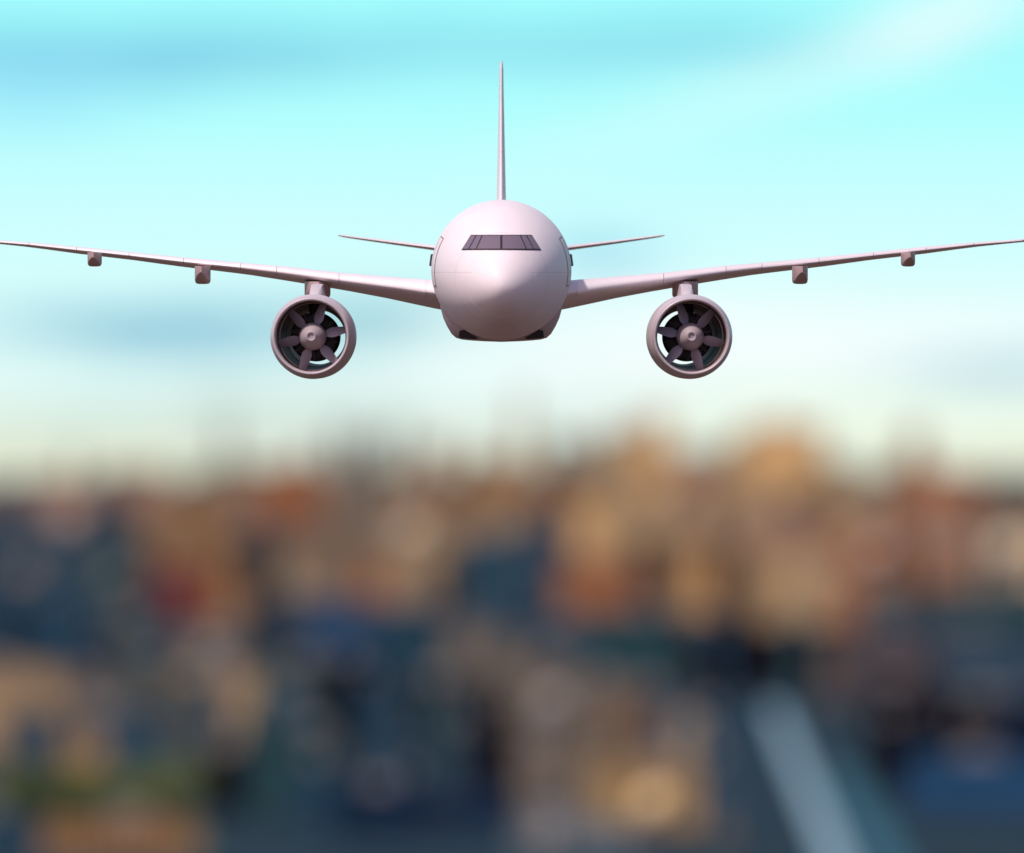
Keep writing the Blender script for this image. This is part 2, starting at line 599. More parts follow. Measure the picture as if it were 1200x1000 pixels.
SEAM = [88, 189, 262, 304, 371, 435, 497, 553, 621]
for sgn in (-1, 1):
    bm = bmesh.new()
    xs = sorted(set([1.5, 2.2, 2.8, 3.4, 4.2, 5.0, 5.8, 6.6, 7.4, 8.2, 9.2, 10.2, 11.4, 12.6, 13.8, 15, 16.2, 17.4, 18.6, 19.6, 20.5, 21.2, 21.6, 21.8, 21.95]))
    loft(bm, [wing_pts(x, sgn) for x in xs])
    for f in bm.faces:
        cpt = f.calc_center_median()
        le, te = plan(abs(cpt.x))
        if (cpt.y - le) / (te - le) < 0.085 and 3.2 < abs(cpt.x) < 21.4:
            f.material_index = 1
    wing = link('wing', bm, [M_wing, M_bay], air, 50)
    # leading-edge slats, a shell 2 cm proud with gaps between them
    edges = [u / 28.6 for u in SEAM]
    for x0, x1 in zip(edges[:-1], edges[1:]):
        x0, x1 = x0 + 0.010, x1 - 0.010
        bm = bmesh.new()
        rr = []
        nseg = 6
        for k in range(nseg + 1):
            x = x0 + (x1 - x0) * k / nseg
            up_, lo_, le, c_, zl = wing_ring(x, sgn)
            base = []
            for t_, z in up_[::-1]:
                if t_ <= 0.17: base.append(Vector((0, le + t_ * c_, zl + z)))
            for t_, z in lo_[1:]:
                if t_ <= 0.10: base.append(Vector((0, le + t_ * c_, zl + z)))
            outer = []
            for i, p in enumerate(base):
                a = base[max(0, i - 1)]
                b_ = base[min(len(base) - 1, i + 1)]
                tg = (b_ - a).normalized()
                nrm = Vector((0, -tg.z, tg.y))
                if nrm.y > 0 and i > 2: nrm = -nrm if nrm.z > 0 and False else nrm
                mid = Vector((0, le + 0.08 * c_, zl))
                if nrm.dot(p - mid) < 0: nrm = -nrm
                fo = 0.022 if 0 < i < len(base) - 1 else 0.006
                outer.append(p + nrm * fo)
            inner = [p + (Vector((0, le + 0.1 * c_, zl)) - p).normalized() * 0.01 for p in base]
            loop = outer + inner[::-1]
            rr.append([(sgn * x, p.y, p.z) for p in loop])
        loft(bm, rr)
        link('slat', bm, M_slat, wing, 50)
    # flap-track fairings
    for (u, ytop, ybot, wd, yst, ln) in ((349.5, 312, 333.0, 17.0, 16.6, 4.2), (475.8, 296, 312.6, 15.5, 19.9, 3.4), (214.0, 330, 350, 30.0, 16.9, 4.6)):
        sc = 28.55
        x = u / sc
        h0, h1 = (316.5 - ytop) / sc, (316.5 - ybot) / sc
        hw = wd / 2 / sc
        bm = bmesh.new()
        rr = []
        for (f, kk) in ((0, 0.0), (0.05, 0.3), (0.12, 0.62), (0.22, 0.88), (0.34, 1.0), (0.6, 1.0), (0.85, 0.7), (1.0, 0.15)):
            y = yst + ln * f
            zb = h0 + (h1 - h0) * (0.35 + 0.65 * kk)
            hx = hw * (0.12 + 0.88 * kk ** 0.6)
            ring = [(-hx, h0), (-hx, zb + 0.16 * kk), (-hx * 0.93, zb + 0.07 * kk), (-hx * 0.72, zb + 0.015), (-hx * 0.3, zb), (hx * 0.3, zb), (hx * 0.72, zb + 0.015), (hx * 0.93, zb + 0.07 * kk), (hx, zb + 0.16 * kk), (hx, h0)]
            rr.append([(sgn * (x - (0.035 if u > 300 else 0.0) * (y - yst)) + px, y, pz) for px, pz in ring])
        loft(bm, rr)
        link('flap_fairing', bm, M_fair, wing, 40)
    # a flap line and aileron line on the trailing edge: separate surfaces slightly proud
    for nm, xa, xb in (('flap', 3.3, 14.6), ('aileron', 15.0, 19.6)):
        bm = bmesh.new()
        rr = []
        for k in range(9):
            x = xa + (xb - xa) * k / 8
            up_, lo_, le, c_, zl = wing_ring(x, sgn)
            U = [(t_, z) for t_, z in up_ if t_ > 0.78]
            L = [(t_, z) for t_, z in lo_ if t_ > 0.78]
            loop = [(sgn * x, le + t_ * c_ + 0.01, zl + z + (0.008 if q else 0.0005)) for q, (t_, z) in enumerate(U)] + [(sgn * x, le + t_ * c_ + 0.01, zl + z + 0.012 * (1 - (t_ - 0.78) / 0.22)) for q, (t_, z) in enumerate(L[::-1])]
            rr.append(loop)
        loft(bm, rr)
        link(nm, bm, M_slat, wing, 40)

# ---- belly fairing with solid dark blocks for its inlets
bm = bmesh.new()


def belly_ring(y, k, kb):
    """k grows the ring from the fuselage skin to full size"""
    pts = []
    half = [(2.50, -1.15), (2.47, -1.55), (2.36, -1.95), (2.20, -2.30), (2.02, -2.60), (1.84, -2.76), (1.60, -2.83), (1.2, -2.87), (0.7, -2.90), (0.0, -2.925)]
    for x, z in half:
        a = Vector((x, z)).normalized() * (FR - 0.03)
        p = a.lerp(Vector((x, z)), k)
        pts.append((p.x, p.y))
    loop = [(x, y, z) for x, z in pts] + [(-x, y, z) for x, z in pts[-2::-1]]
    loop += [(-1.2, y, -0.5), (1.2, y, -0.5)]
    return loop


loft(bm, [belly_ring(y, k, 0) for y, k in ((11.2, 0.0), (11.5, 0.72), (11.9, 0.93), (12.5, 1.0), (15, 1.0), (19, 1.0), (22, 1.0), (24, 0.9), (26.5, 0.55), (29, 0.0))])
M_belly_shade = paint('belly_shade_tone', (0.50, 0.425, 0.46), 0.42, 0.15)[0]  # darker than the body: the recess shade is put into this colour
belly = link('belly_fairing', bm, M_belly_shade, air, 50)
for sgn in (-1, 1):
    bm = bmesh.new()
    tri = [(1.50, -2.42), (1.70, -2.48), (1.73, -2.74), (1.50, -2.79), (0.98, -2.81)]
    rr = []
    for y, sh in ((11.20, 0.0), (11.26, 0.0), (11.9, 0.0)):
        rr.append([(sgn * x, y, z) for x, z in tri])
    loft(bm, rr)
    link('air_inlet', bm, M_dark, belly, 40)

# ---- tail fin
bm = bmesh.new()


def fin_ring(z, y0, ch, T):
    return [(T * naca(t_) , y0 + t_ * ch, z) for t_ in TT[::-1]] + [(-T * naca(t_), y0 + t_ * ch, z) for t_ in TT[1:-1]]


FINP = [(2.0, 35.6, 8.8, 0.40), (3.0, 36.6, 8.0, 0.375), (4.5, 38.0, 7.0, 0.31), (6.0, 39.4, 6.0, 0.25), (7.4, 40.7, 5.1, 0.19), (8.25, 41.6, 4.45, 0.165), (8.52, 41.95, 4.1, 0.13), (8.65, 42.4, 3.5, 0.07)]
loft(bm, [fin_ring(*a) for a in FINP])
fin = link('tail_fin', bm, M_body, air, 50)
bm = bmesh.new()
rr = []
for (z, y0, ch, T) in FINP[1:6]:
    q = [t_ for t_ in TT if t_ > 0.68]
    rr.append([(T * naca(t_) + 0.006, y0 + t_ * ch + 0.01, z) for t_ in q[::-1]] + [(-T * naca(t_) - 0.006, y0 + t_ * ch + 0.01, z) for t_ in q])
loft(bm, rr)
link('rudder', bm, M_slat, fin, 40)

# ---- tailplanes
for sgn in (-1, 1):
    bm = bmesh.new()
    rr = []
    P = [(0.6, 0.80, 40.2, 5.0, 0.30), (2.8, 0.925, 41.6, 4.2, 0.215), (4.6, 1.15, 42.9, 3.2, 0.16), (6.2, 1.36, 44.1, 2.25, 0.11), (6.62, 1.42, 44.45, 1.9, 0.085), (6.78, 1.445, 44.8, 1.4, 0.03)]
    for x, z, y0, ch, T in P:
        rr.append([(sgn * x, y0 + t_ * ch, z + T * naca(t_) * 1.0 - 0.02 * t_) for t_ in TT[::-1]] + [(sgn * x, y0 + t_ * ch, z - T * naca(t_) - 0.02 * t_) for t_ in TT[1:-1]])
    loft(bm, rr)
    tp = link('tailplane', bm, M_wing, air, 50)
    bm = bmesh.new()
    rr = []
    for x, z, y0, ch, T in P[1:4]:
        q = [t_ for t_ in TT if t_ > 0.7]
        rr.append([(sgn * x, y0 + t_ * ch + 0.01, z + T * naca(t_) + 0.005 - 0.02 * t_) for t_ in q[::-1]] + [(sgn * x, y0 + t_ * ch + 0.01, z - T * naca(t_) - 0.005 - 0.02 * t_) for t_ in q])
    loft(bm, rr)
    link('elevator', bm, M_slat, tp, 40)

# ---- engines
ENG_Y = 11.6
for sgn in (-1, 1):
    def prof_link(name, prof, mat, parent, n=96, sm=40, closed=False, cap0=False, cap1=False):
        bm = bmesh.new()
        lathe(bm, prof, n, cap0, cap1, closed_profile=closed)
        return link(name, bm, mat, parent, sm)

    # casing: outer skin and inner duct in one closed wall
    eng = prof_link('engine', [(0.16, 1.60), (0.35, 1.655), (0.7, 1.70), (1.3, 1.725), (2.2, 1.71), (3.1, 1.62), (3.9, 1.46), (4.5, 1.27), (4.9, 1.12),
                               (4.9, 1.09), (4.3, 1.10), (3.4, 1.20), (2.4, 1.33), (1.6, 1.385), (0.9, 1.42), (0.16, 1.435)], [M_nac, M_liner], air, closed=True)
    for p in eng.data.polygons:
        cpt = p.center
        if math.hypot(cpt.x, cpt.z) < {True: 1.45, False: 1.30}[cpt.y < 2.2] and p.normal.x * cpt.x + p.normal.z * cpt.z < 0:
            p.material_index = 1
        elif p.normal.x * cpt.x + p.normal.z * cpt.z < 0:
            p.material_index = 1
    eng.location = (sgn * 7.735, ENG_Y, -2.695)
    eng.rotation_euler = (R(-0.6), 0, sgn * R(3.9))
    lipp = [(0.157, 1.606), (0.09, 1.592), (0.03, 1.565), (0.0, 1.53), (0.0, 1.50), (0.03, 1.465), (0.09, 1.447), (0.22, 1.432), (0.34, 1.428), (0.34, 1.46), (0.157, 1.55)]
    prof_link('inlet_lip', lipp, M_lip, eng, closed=True)
    # stator disc / gas generator behind the fan
    prof_link('core', [(2.05, 0.50), (2.05, 0.80), (2.12, 0.95), (2.3, 1.0), (3.0, 1.0), (3.8, 0.80), (4.7, 0.55), (5.4, 0.30), (5.4, 0.02)], M_core, eng, cap1=True)
    for k in range(14):
        a = 2 * math.pi * (k + 0.5) / 14
        bm = bmesh.new()
        box(bm, 0.52, 0.97, 1.93, 2.03, -0.055, 0.055, 0.01)
        bm.transform(Matrix.Rotation(a, 4, 'Y'))
        link('stator_vane', bm, M_core, eng, 30)
    for a, wd in ((90, 0.25),):
        bm = bmesh.new()
        rr = []
        for r_ in (0.9, 1.37):
            rr.append([(r_, 2.2, -wd * 0.6), (r_, 2.12, 0), (r_, 2.2, wd * 0.6), (r_, 2.5, wd), (r_, 3.0, wd * 0.9), (r_, 3.3, 0), (r_, 3.0, -wd * 0.9), (r_, 2.5, -wd)])
        loft(bm, rr)
        bm.transform(Matrix.Rotation(-R(a), 4, 'Y'))
        link('strut', bm, M_core, eng, 30)
    # two fine rings inside the duct that catch the light
    for yy, rr_ in ((1.45, 1.379), (3.3, 1.228)):
        prof_link('duct_ring', [(yy - 0.03, rr_ + 0.02), (yy - 0.03, rr_ - 0.03), (yy + 0.03, rr_ - 0.03), (yy + 0.03, rr_ + 0.02)], M_fair, eng, closed=True)
    prof_link('hub', [(1.02, 0.545), (1.06, 0.565), (1.55, 0.565), (1.95, 0.5), (1.95, 0.05)], M_core, eng, cap1=True)
    sp = prof_link('spinner', [(0.20, 0.20), (0.27, 0.265), (0.40, 0.36), (0.58, 0.455), (0.78, 0.525), (1.0, 0.56), (1.02, 0.50)], M_spin, eng)
    prof_link('spinner_cap', [(0.21, 0.0), (0.21, 0.115), (0.17, 0.125), (0.14, 0.15), (0.14, 0.185), (0.17, 0.207), (0.215, 0.214), (0.3, 0.2)], M_spin, sp, cap0=False)
    # six leaf-shaped blades
    for k in range(6):
        a = R((12 if sgn < 0 else 168) + 60 * k)
        bm = bmesh.new()
        rr = []
        for (r_, wd, tw) in ((0.50, 0.10, 28), (0.60, 0.14, 29), (0.74, 0.195, 30), (0.90, 0.20, 32), (1.12, 0.175, 35), (1.30, 0.145, 38), (1.41, 0.13, 40)):
            t_ = R(tw) * (1 if sgn < 0 else -1)
            ring = []
            for (cx_, cy_) in ((-1, 0), (-0.5, 0.10), (0, 0.14), (0.5, 0.10), (1, 0), (0.5, -0.06), (0, -0.08), (-0.5, -0.06)):
                px, py = cx_ * wd / math.cos(t_) , cy_ * wd
                ring.append((r_, 1.15 + px * math.sin(t_) + py * math.cos(t_), px * math.cos(t_) - py * math.sin(t_)))
            rr.append(ring)
        loft(bm, rr)
        bm.transform(Matrix.Rotation(-a, 4, 'Y'))
        link('fan_blade', bm, M_blade, eng, 30)
    # pylon
    bm = bmesh.new()
    rr = []
    for (y, zt, zb, hw) in ((12.9, -1.10, -1.12, 0.10), (13.1, -0.98, -1.20, 0.23), (13.6, -0.80, -1.25, 0.30), (15.2, -0.60, -1.25, 0.33), (17.5, -0.55, -1.3, 0.36), (19.5, -0.6, -1.3, 0.28), (21.0, -0.7, -1.1, 0.08)):
        hw *= 0.86
        x = sgn * (7.56 - 0.02 * (y - 13))
        rr.append([(x - hw * 1.25, y, zb), (x - hw * 1.02, y, (zt + zb) / 2), (x - hw * 0.8, y, zt - 0.03), (x - hw * 0.5, y, zt), (x + hw * 0.5, y, zt), (x + hw * 0.8, y, zt - 0.03), (x + hw * 1.02, y, (zt + zb) / 2), (x + hw * 1.25, y, zb)])
    loft(bm, rr)
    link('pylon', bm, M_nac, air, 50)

# ------------------------------------------------------------------ the city
rnd = random.Random(7)


def facade(name, rgb, glass=0.35, fw=3.4, fh=3.6, rough=0.8):
    """plaster, brick or stone with a regular grid of darker window openings"""
    m_, g, b = material(name)
    t = g.n('ShaderNodeTexCoord')
    s = g.n('ShaderNodeSeparateXYZ')
    g.t.links.new(t.outputs['Object'], s.inputs[0])
    u = g.m('ADD', s.outputs[0], s.outputs[1])
    fu = g.m('ABSOLUTE', g.m('SUBTRACT', g.m('FRACT', g.m('DIVIDE', u, fw)), 0.5))
    fz = g.m('ABSOLUTE', g.m('SUBTRACT', g.m('FRACT', g.m('DIVIDE', s.outputs[2], fh)), 0.5))
    win = g.m('MULTIPLY', g.m('LESS_THAN', fu, glass * 0.62), g.m('LESS_THAN', fz, 0.27))
    geo = g.n('ShaderNodeNewGeometry')
    sn = g.n('ShaderNodeSeparateXYZ')
    g.t.links.new(geo.outputs['Normal'], sn.inputs[0])
    win = g.m('MULTIPLY', win, g.m('LESS_THAN', g.m('ABSOLUTE', sn.outputs[2]), 0.5))
    nz_ = g.n('ShaderNodeTexNoise')
    nz_.inputs['Scale'].default_value = 0.09
    nz_.inputs['Detail'].default_value = 5
    g.t.links.new(t.outputs['Object'], nz_.inputs['Vector'])
    c0 = tuple(v * 0.78 for v in rgb) + (1,)
    c1 = tuple(min(0.9, v * 1.18) for v in rgb) + (1,)
    base = g.mix(nz_.outputs[0], c0, c1)
    g.put(b.inputs['Base Color'], g.mix(win, base, tuple(0.3 * v + 0.004 for v in rgb) + (1,)))
    b.inputs['Specular IOR Level'].default_value = 0.12
    g.put(b.inputs['Roughness'], g.m('SUBTRACT', rough, g.m('MULTIPLY', win, rough - 0.25)))
    return m_


CC = {  # dark blue and black tones hold the lower city's shade in the wall colour
    'tan': (0.48, 0.34, 0.18), 'ochre': (0.46, 0.31, 0.14), 'orange': (0.80, 0.50, 0.22), 'rust': (0.40, 0.165, 0.07), 'red': (0.20, 0.04, 0.03),
    'taupe': (0.22, 0.185, 0.14), 'pink': (0.40, 0.25, 0.17), 'mauve': (0.10, 0.085, 0.095), 'slate': (0.026, 0.080, 0.125), 'teal': (0.026, 0.080, 0.095),
    'navy': (0.005, 0.024, 0.065), 'charcoal': (0.012, 0.024, 0.038), 'black': (0.003, 0.003, 0.010), 'olive': (0.15, 0.17, 0.09), 'grey': (0.09, 0.105, 0.10),
    'pale': (0.20, 0.26, 0.29), 'steel': (0.020, 0.070, 0.120), 'blue': (0.02, 0.085, 0.19), 'brown': (0.20, 0.13, 0.08), 'sand': (0.56, 0.44, 0.27), 'amber': (0.36, 0.21, 0.095),
    'bluegrey': (0.045, 0.090, 0.135)}
WALL = {k: facade('facade_' + k, v) for k, v in CC.items()}


def plain(name, rgb, rough=0.85, sc=0.2):
    m_, g, b = material(name)
    t = g.n('ShaderNodeTexCoord')
    nz_ = g.n('ShaderNodeTexNoise')
    nz_.inputs['Scale'].default_value = sc
    nz_.inputs['Detail'].default_value = 6
    g.t.links.new(t.outputs['Object'], nz_.inputs['Vector'])
    g.put(b.inputs['Base Color'], g.mix(nz_.outputs[0], tuple(v * 0.65 for v in rgb) + (1,), tuple(v * 1.3 for v in rgb) + (1,)))
    b.inputs['Roughness'].default_value = rough
    b.inputs['Specular IOR Level'].default_value = 0.12
    return m_


ROOF = {k: plain('roof_' + k, tuple(0.55 * x + 0.004 for x in v)) for k, v in CC.items()}
M_unit = plain('rooftop_metal', (0.22, 0.22, 0.23), 0.5)
M_ground = plain('city_ground', (0.008, 0.022, 0.036), 0.95, 0.004)
M_road = plain('pale_concrete', (0.21, 0.36, 0.44), 0.8, 0.02)
M_lane = plain('dark_asphalt', (0.02, 0.09, 0.13), 0.8, 0.02)
M_line = plain('road_paint', (0.7, 0.7, 0.68), 0.7, 0.5)
M_bounce = plain('bounce_brown', (0.085, 0.058, 0.047), 0.95, 0.01)  # brown chosen for the warm bounce on the aircraft's underside
M_grass = plain('park_grass', (0.10, 0.13, 0.05), 0.95, 0.02)

bm = bmesh.new()
S = 700000.0
bmesh.ops.create_grid(bm, x_segments=8, y_segments=8, size=S)
tag(link('ground', bm, M_ground, None, 0), kind='structure')

# highway running away from the viewer, raised a little on its embankment
def strip(name, pts, mat, z0, z1):
    bm = bmesh.new()
    rings = [[(xa, y, z0), (xb, y, z0), (xb, y, z1), (xa, y, z1)] for (y, xa, xb) in pts]
    loft(bm, rings)
    return tag(link(name, bm, mat, None, 0), kind='structure')


k15 = lambda pts: [(1.5 * p[0], p[1], p[2]) for p in pts]
ROADP = [(5700, 55.6, 61.2), (7936, 65.6, 71.4), (13000, 88.6, 93.4)]
strip('road', ROADP, M_road, 0.0, 0.6)
strip('side_road', [(5700, 65.0, 73.0), (7936, 75.5, 83.5), (10200, 86.0, 94.0)], M_lane, 0.0, 0.4)
strip('park', k15([(5350, -118, -66), (5750, -124, -72)]), M_grass, 0.0, 0.15)
strip('bounce_ground', [(-6000, -5000, 5000), (3400, -5000, 5000)], M_bounce, 0.0, 0.05)  # ground out of view, added to bounce warm light under the aircraft
bm = bmesh.new()
for k in range(150):
    y = 5800 + 45 * k
    x = (interp(ROADP, y, 1) + interp(ROADP, y, 2)) / 2
    box(bm, x - 0.12, x + 0.12, y, y + 12, 0.604, 0.612)
tag(link('road_marking', bm, M_line, None, 0), kind='structure')


def quad_prism(bm, w, d, z0, z1, w1=None, d1=None):
    w1 = w if w1 is None else w1
    d1 = d if d1 is None else d1
    loft(bm, [[(-w / 2, -d / 2, z0), (w / 2, -d / 2, z0), (w / 2, d / 2, z0), (-w / 2, d / 2, z0)],
              [(-w1 / 2, -d1 / 2, z1), (w1 / 2, -d1 / 2, z1), (w1 / 2, d1 / 2, z1), (-w1 / 2, d1 / 2, z1)]])


def building(x, y, w, H, key, style, label, cat='building', group=None, yaw=None, name='city_block', depth=None):
    d = depth or w * rnd.uniform(0.7, 1.1)
    if yaw is None: yaw = rnd.uniform(-9, 9)
    e = empty(name, (x, y, 0), (0, 0, R(yaw)))
    tag(e, label, cat, group)
    bw = bmesh.new()
    br = bmesh.new()
    top_w, top_d = w, d
    if style == 'slab' or style == 'wide':
        quad_prism(bw, w, d, 0, H)
        quad_prism(bw, w * 1.02 + 0.6, d * 1.02 + 0.6, H * 0.07 , H * 0.07 + 0.7)
        quad_prism(bw, w + 0.9, d + 0.9, H - 1.6, H - 0.9)
    elif style == 'step':
        a, b_ = H * 0.62, H * 0.84
        quad_prism(bw, w, d, 0, a)
        quad_prism(bw, w + 0.8, d + 0.8, a - 1.0, a - 0.3)
        quad_prism(bw, w * 0.78, d * 0.78, a + 0.002, b_)
        quad_prism(bw, w * 0.78 + 0.8, d * 0.78 + 0.8, b_ - 1.0, b_ - 0.3)
        quad_prism(bw, w * 0.54, d * 0.54, b_ + 0.002, H)
        top_w, top_d = w * 0.54, d * 0.54
    elif style == 'spire':
        a, b_ = H * 0.55, H * 0.74
        quad_prism(bw, w * 1.5, d * 1.5, 0, a * 0.5)
        quad_prism(bw, w, d, a * 0.5 + 0.002, a)
        quad_prism(bw, w * 0.72, d * 0.72, a + 0.002, b_)
        top_w, top_d = w * 0.72, d * 0.72
    elif style == 'hip':
        quad_prism(bw, w, d, 0, H - w * 0.16)
        quad_prism(bw, w + 1.0, d + 1.0, H - w * 0.16 - 0.8, H - w * 0.16 - 0.2)
        top_w, top_d = w, d
    # vertical piers give the walls relief
    if style in ('slab', 'step', 'wide'):
        hh = H * (0.60 if style == 'step' else 0.97)
        n = max(3, int(w / 7))
        for k in range(n + 1):
            px = -w / 2 + w * k / n
            for sy in (-1, 1):
                q = [(px - 0.35, sy * d / 2 - 0.3), (px + 0.35, sy * d / 2 - 0.3), (px + 0.35, sy * d / 2 + 0.3), (px - 0.35, sy * d / 2 + 0.3)]
                loft(bw, [[(a_, b2, 0.01) for a_, b2 in q], [(a_, b2, hh) for a_, b2 in q]])
    link('wall', bw, WALL[key], e, 0)
    # roof
    if style == 'hip':
        hz = w * 0.16
        loft(br, [[(-w / 2 - 0.6, -d / 2 - 0.6, H - hz + 0.003), (w / 2 + 0.6, -d / 2 - 0.6, H - hz + 0.003), (w / 2 + 0.6, d / 2 + 0.6, H - hz + 0.003), (-w / 2 - 0.6, d / 2 + 0.6, H - hz + 0.003)],
                  [(-w * 0.3, -0.3, H), (w * 0.3, -0.3, H), (w * 0.3, 0.3, H), (-w * 0.3, 0.3, H)]])
        rf = link('roof', br, ROOF[key], e, 0)
    elif style == 'spire':
        b_ = H * 0.74
        quad_prism(br, top_w, top_d, b_ + 0.003, H * 0.86, top_w * 0.3, top_d * 0.3)
        quad_prism(br, top_w * 0.28, top_d * 0.28, H * 0.86 + 0.003, H, 0.3, 0.3)
        rf = link('roof', br, ROOF[key], e, 0)
    else:
        z = H + 0.004
        for (xa, xb, ya, yb) in ((-top_w / 2, top_w / 2, -top_d / 2, -top_d / 2 + 0.4), (-top_w / 2, top_w / 2, top_d / 2 - 0.4, top_d / 2),
                                 (-top_w / 2, -top_w / 2 + 0.4, -top_d / 2 + 0.41, top_d / 2 - 0.41), (top_w / 2 - 0.4, top_w / 2, -top_d / 2 + 0.41, top_d / 2 - 0.41)):
            box(br, xa, xb, ya, yb, z, z + 1.0)
        box(br, -top_w / 2 + 0.41, top_w / 2 - 0.41, -top_d / 2 + 0.41, top_d / 2 - 0.41, z, z + 0.25)
        rf = link('roof', br, ROOF[key], e, 0)
        bm = bmesh.new()
        ux = rnd.uniform(-0.2, 0.2) * top_w
        box(bm, ux - top_w * 0.14, ux + top_w * 0.14, -top_d * 0.15, top_d * 0.2, z + 0.252, z + 3.2, 0.15)
        box(bm, ux - top_w * 0.08, ux + top_w * 0.04, -top_d * 0.08, top_d * 0.1, z + 3.204, z + 4.1)
        link('rooftop_unit', bm, M_unit, rf, 0)
        if style != 'wide' and rnd.random() < 0.45:
            bm = bmesh.new()
            tx, ty = -ux * 0.8 + top_w * 0.28, top_d * 0.22
            n = 12
            rg = lambda r_, zz: [(tx + r_ * math.cos(2 * math.pi * k / n), ty + r_ * math.sin(2 * math.pi * k / n), zz) for k in range(n)]
            loft(bm, [rg(1.5, z + 2.6), rg(1.6, z + 5.4), rg(0.1, z + 6.6)])
            for sx in (-1, 1):
                for sy in (-1, 1):
                    box(bm, tx + sx - 0.1, tx + sx + 0.1, ty + sy - 0.1, ty + sy + 0.1, z + 0.252, z + 2.62)
            link('water_tank', bm, ROOF['brown'], rf, 0)
    return e


def place(x0, x1, ytop, r, key, style, label, **kw):
    """a block whose facade spans the given bearings and whose top reaches the given elevation, r kilometres away"""
    r *= 1500.0
    X = ((x0 + x1) / 2 - 600) / FPX * r
    W = (x1 - x0) / FPX * r
    H = EYE + (560 - ytop) / FPX * r
    d = W * rnd.uniform(0.6, 0.95)
    if style == 'spire': W /= 1.15
    return building(X, r + d / 2, W, H, key, style, label, depth=min(d, 90), **kw)


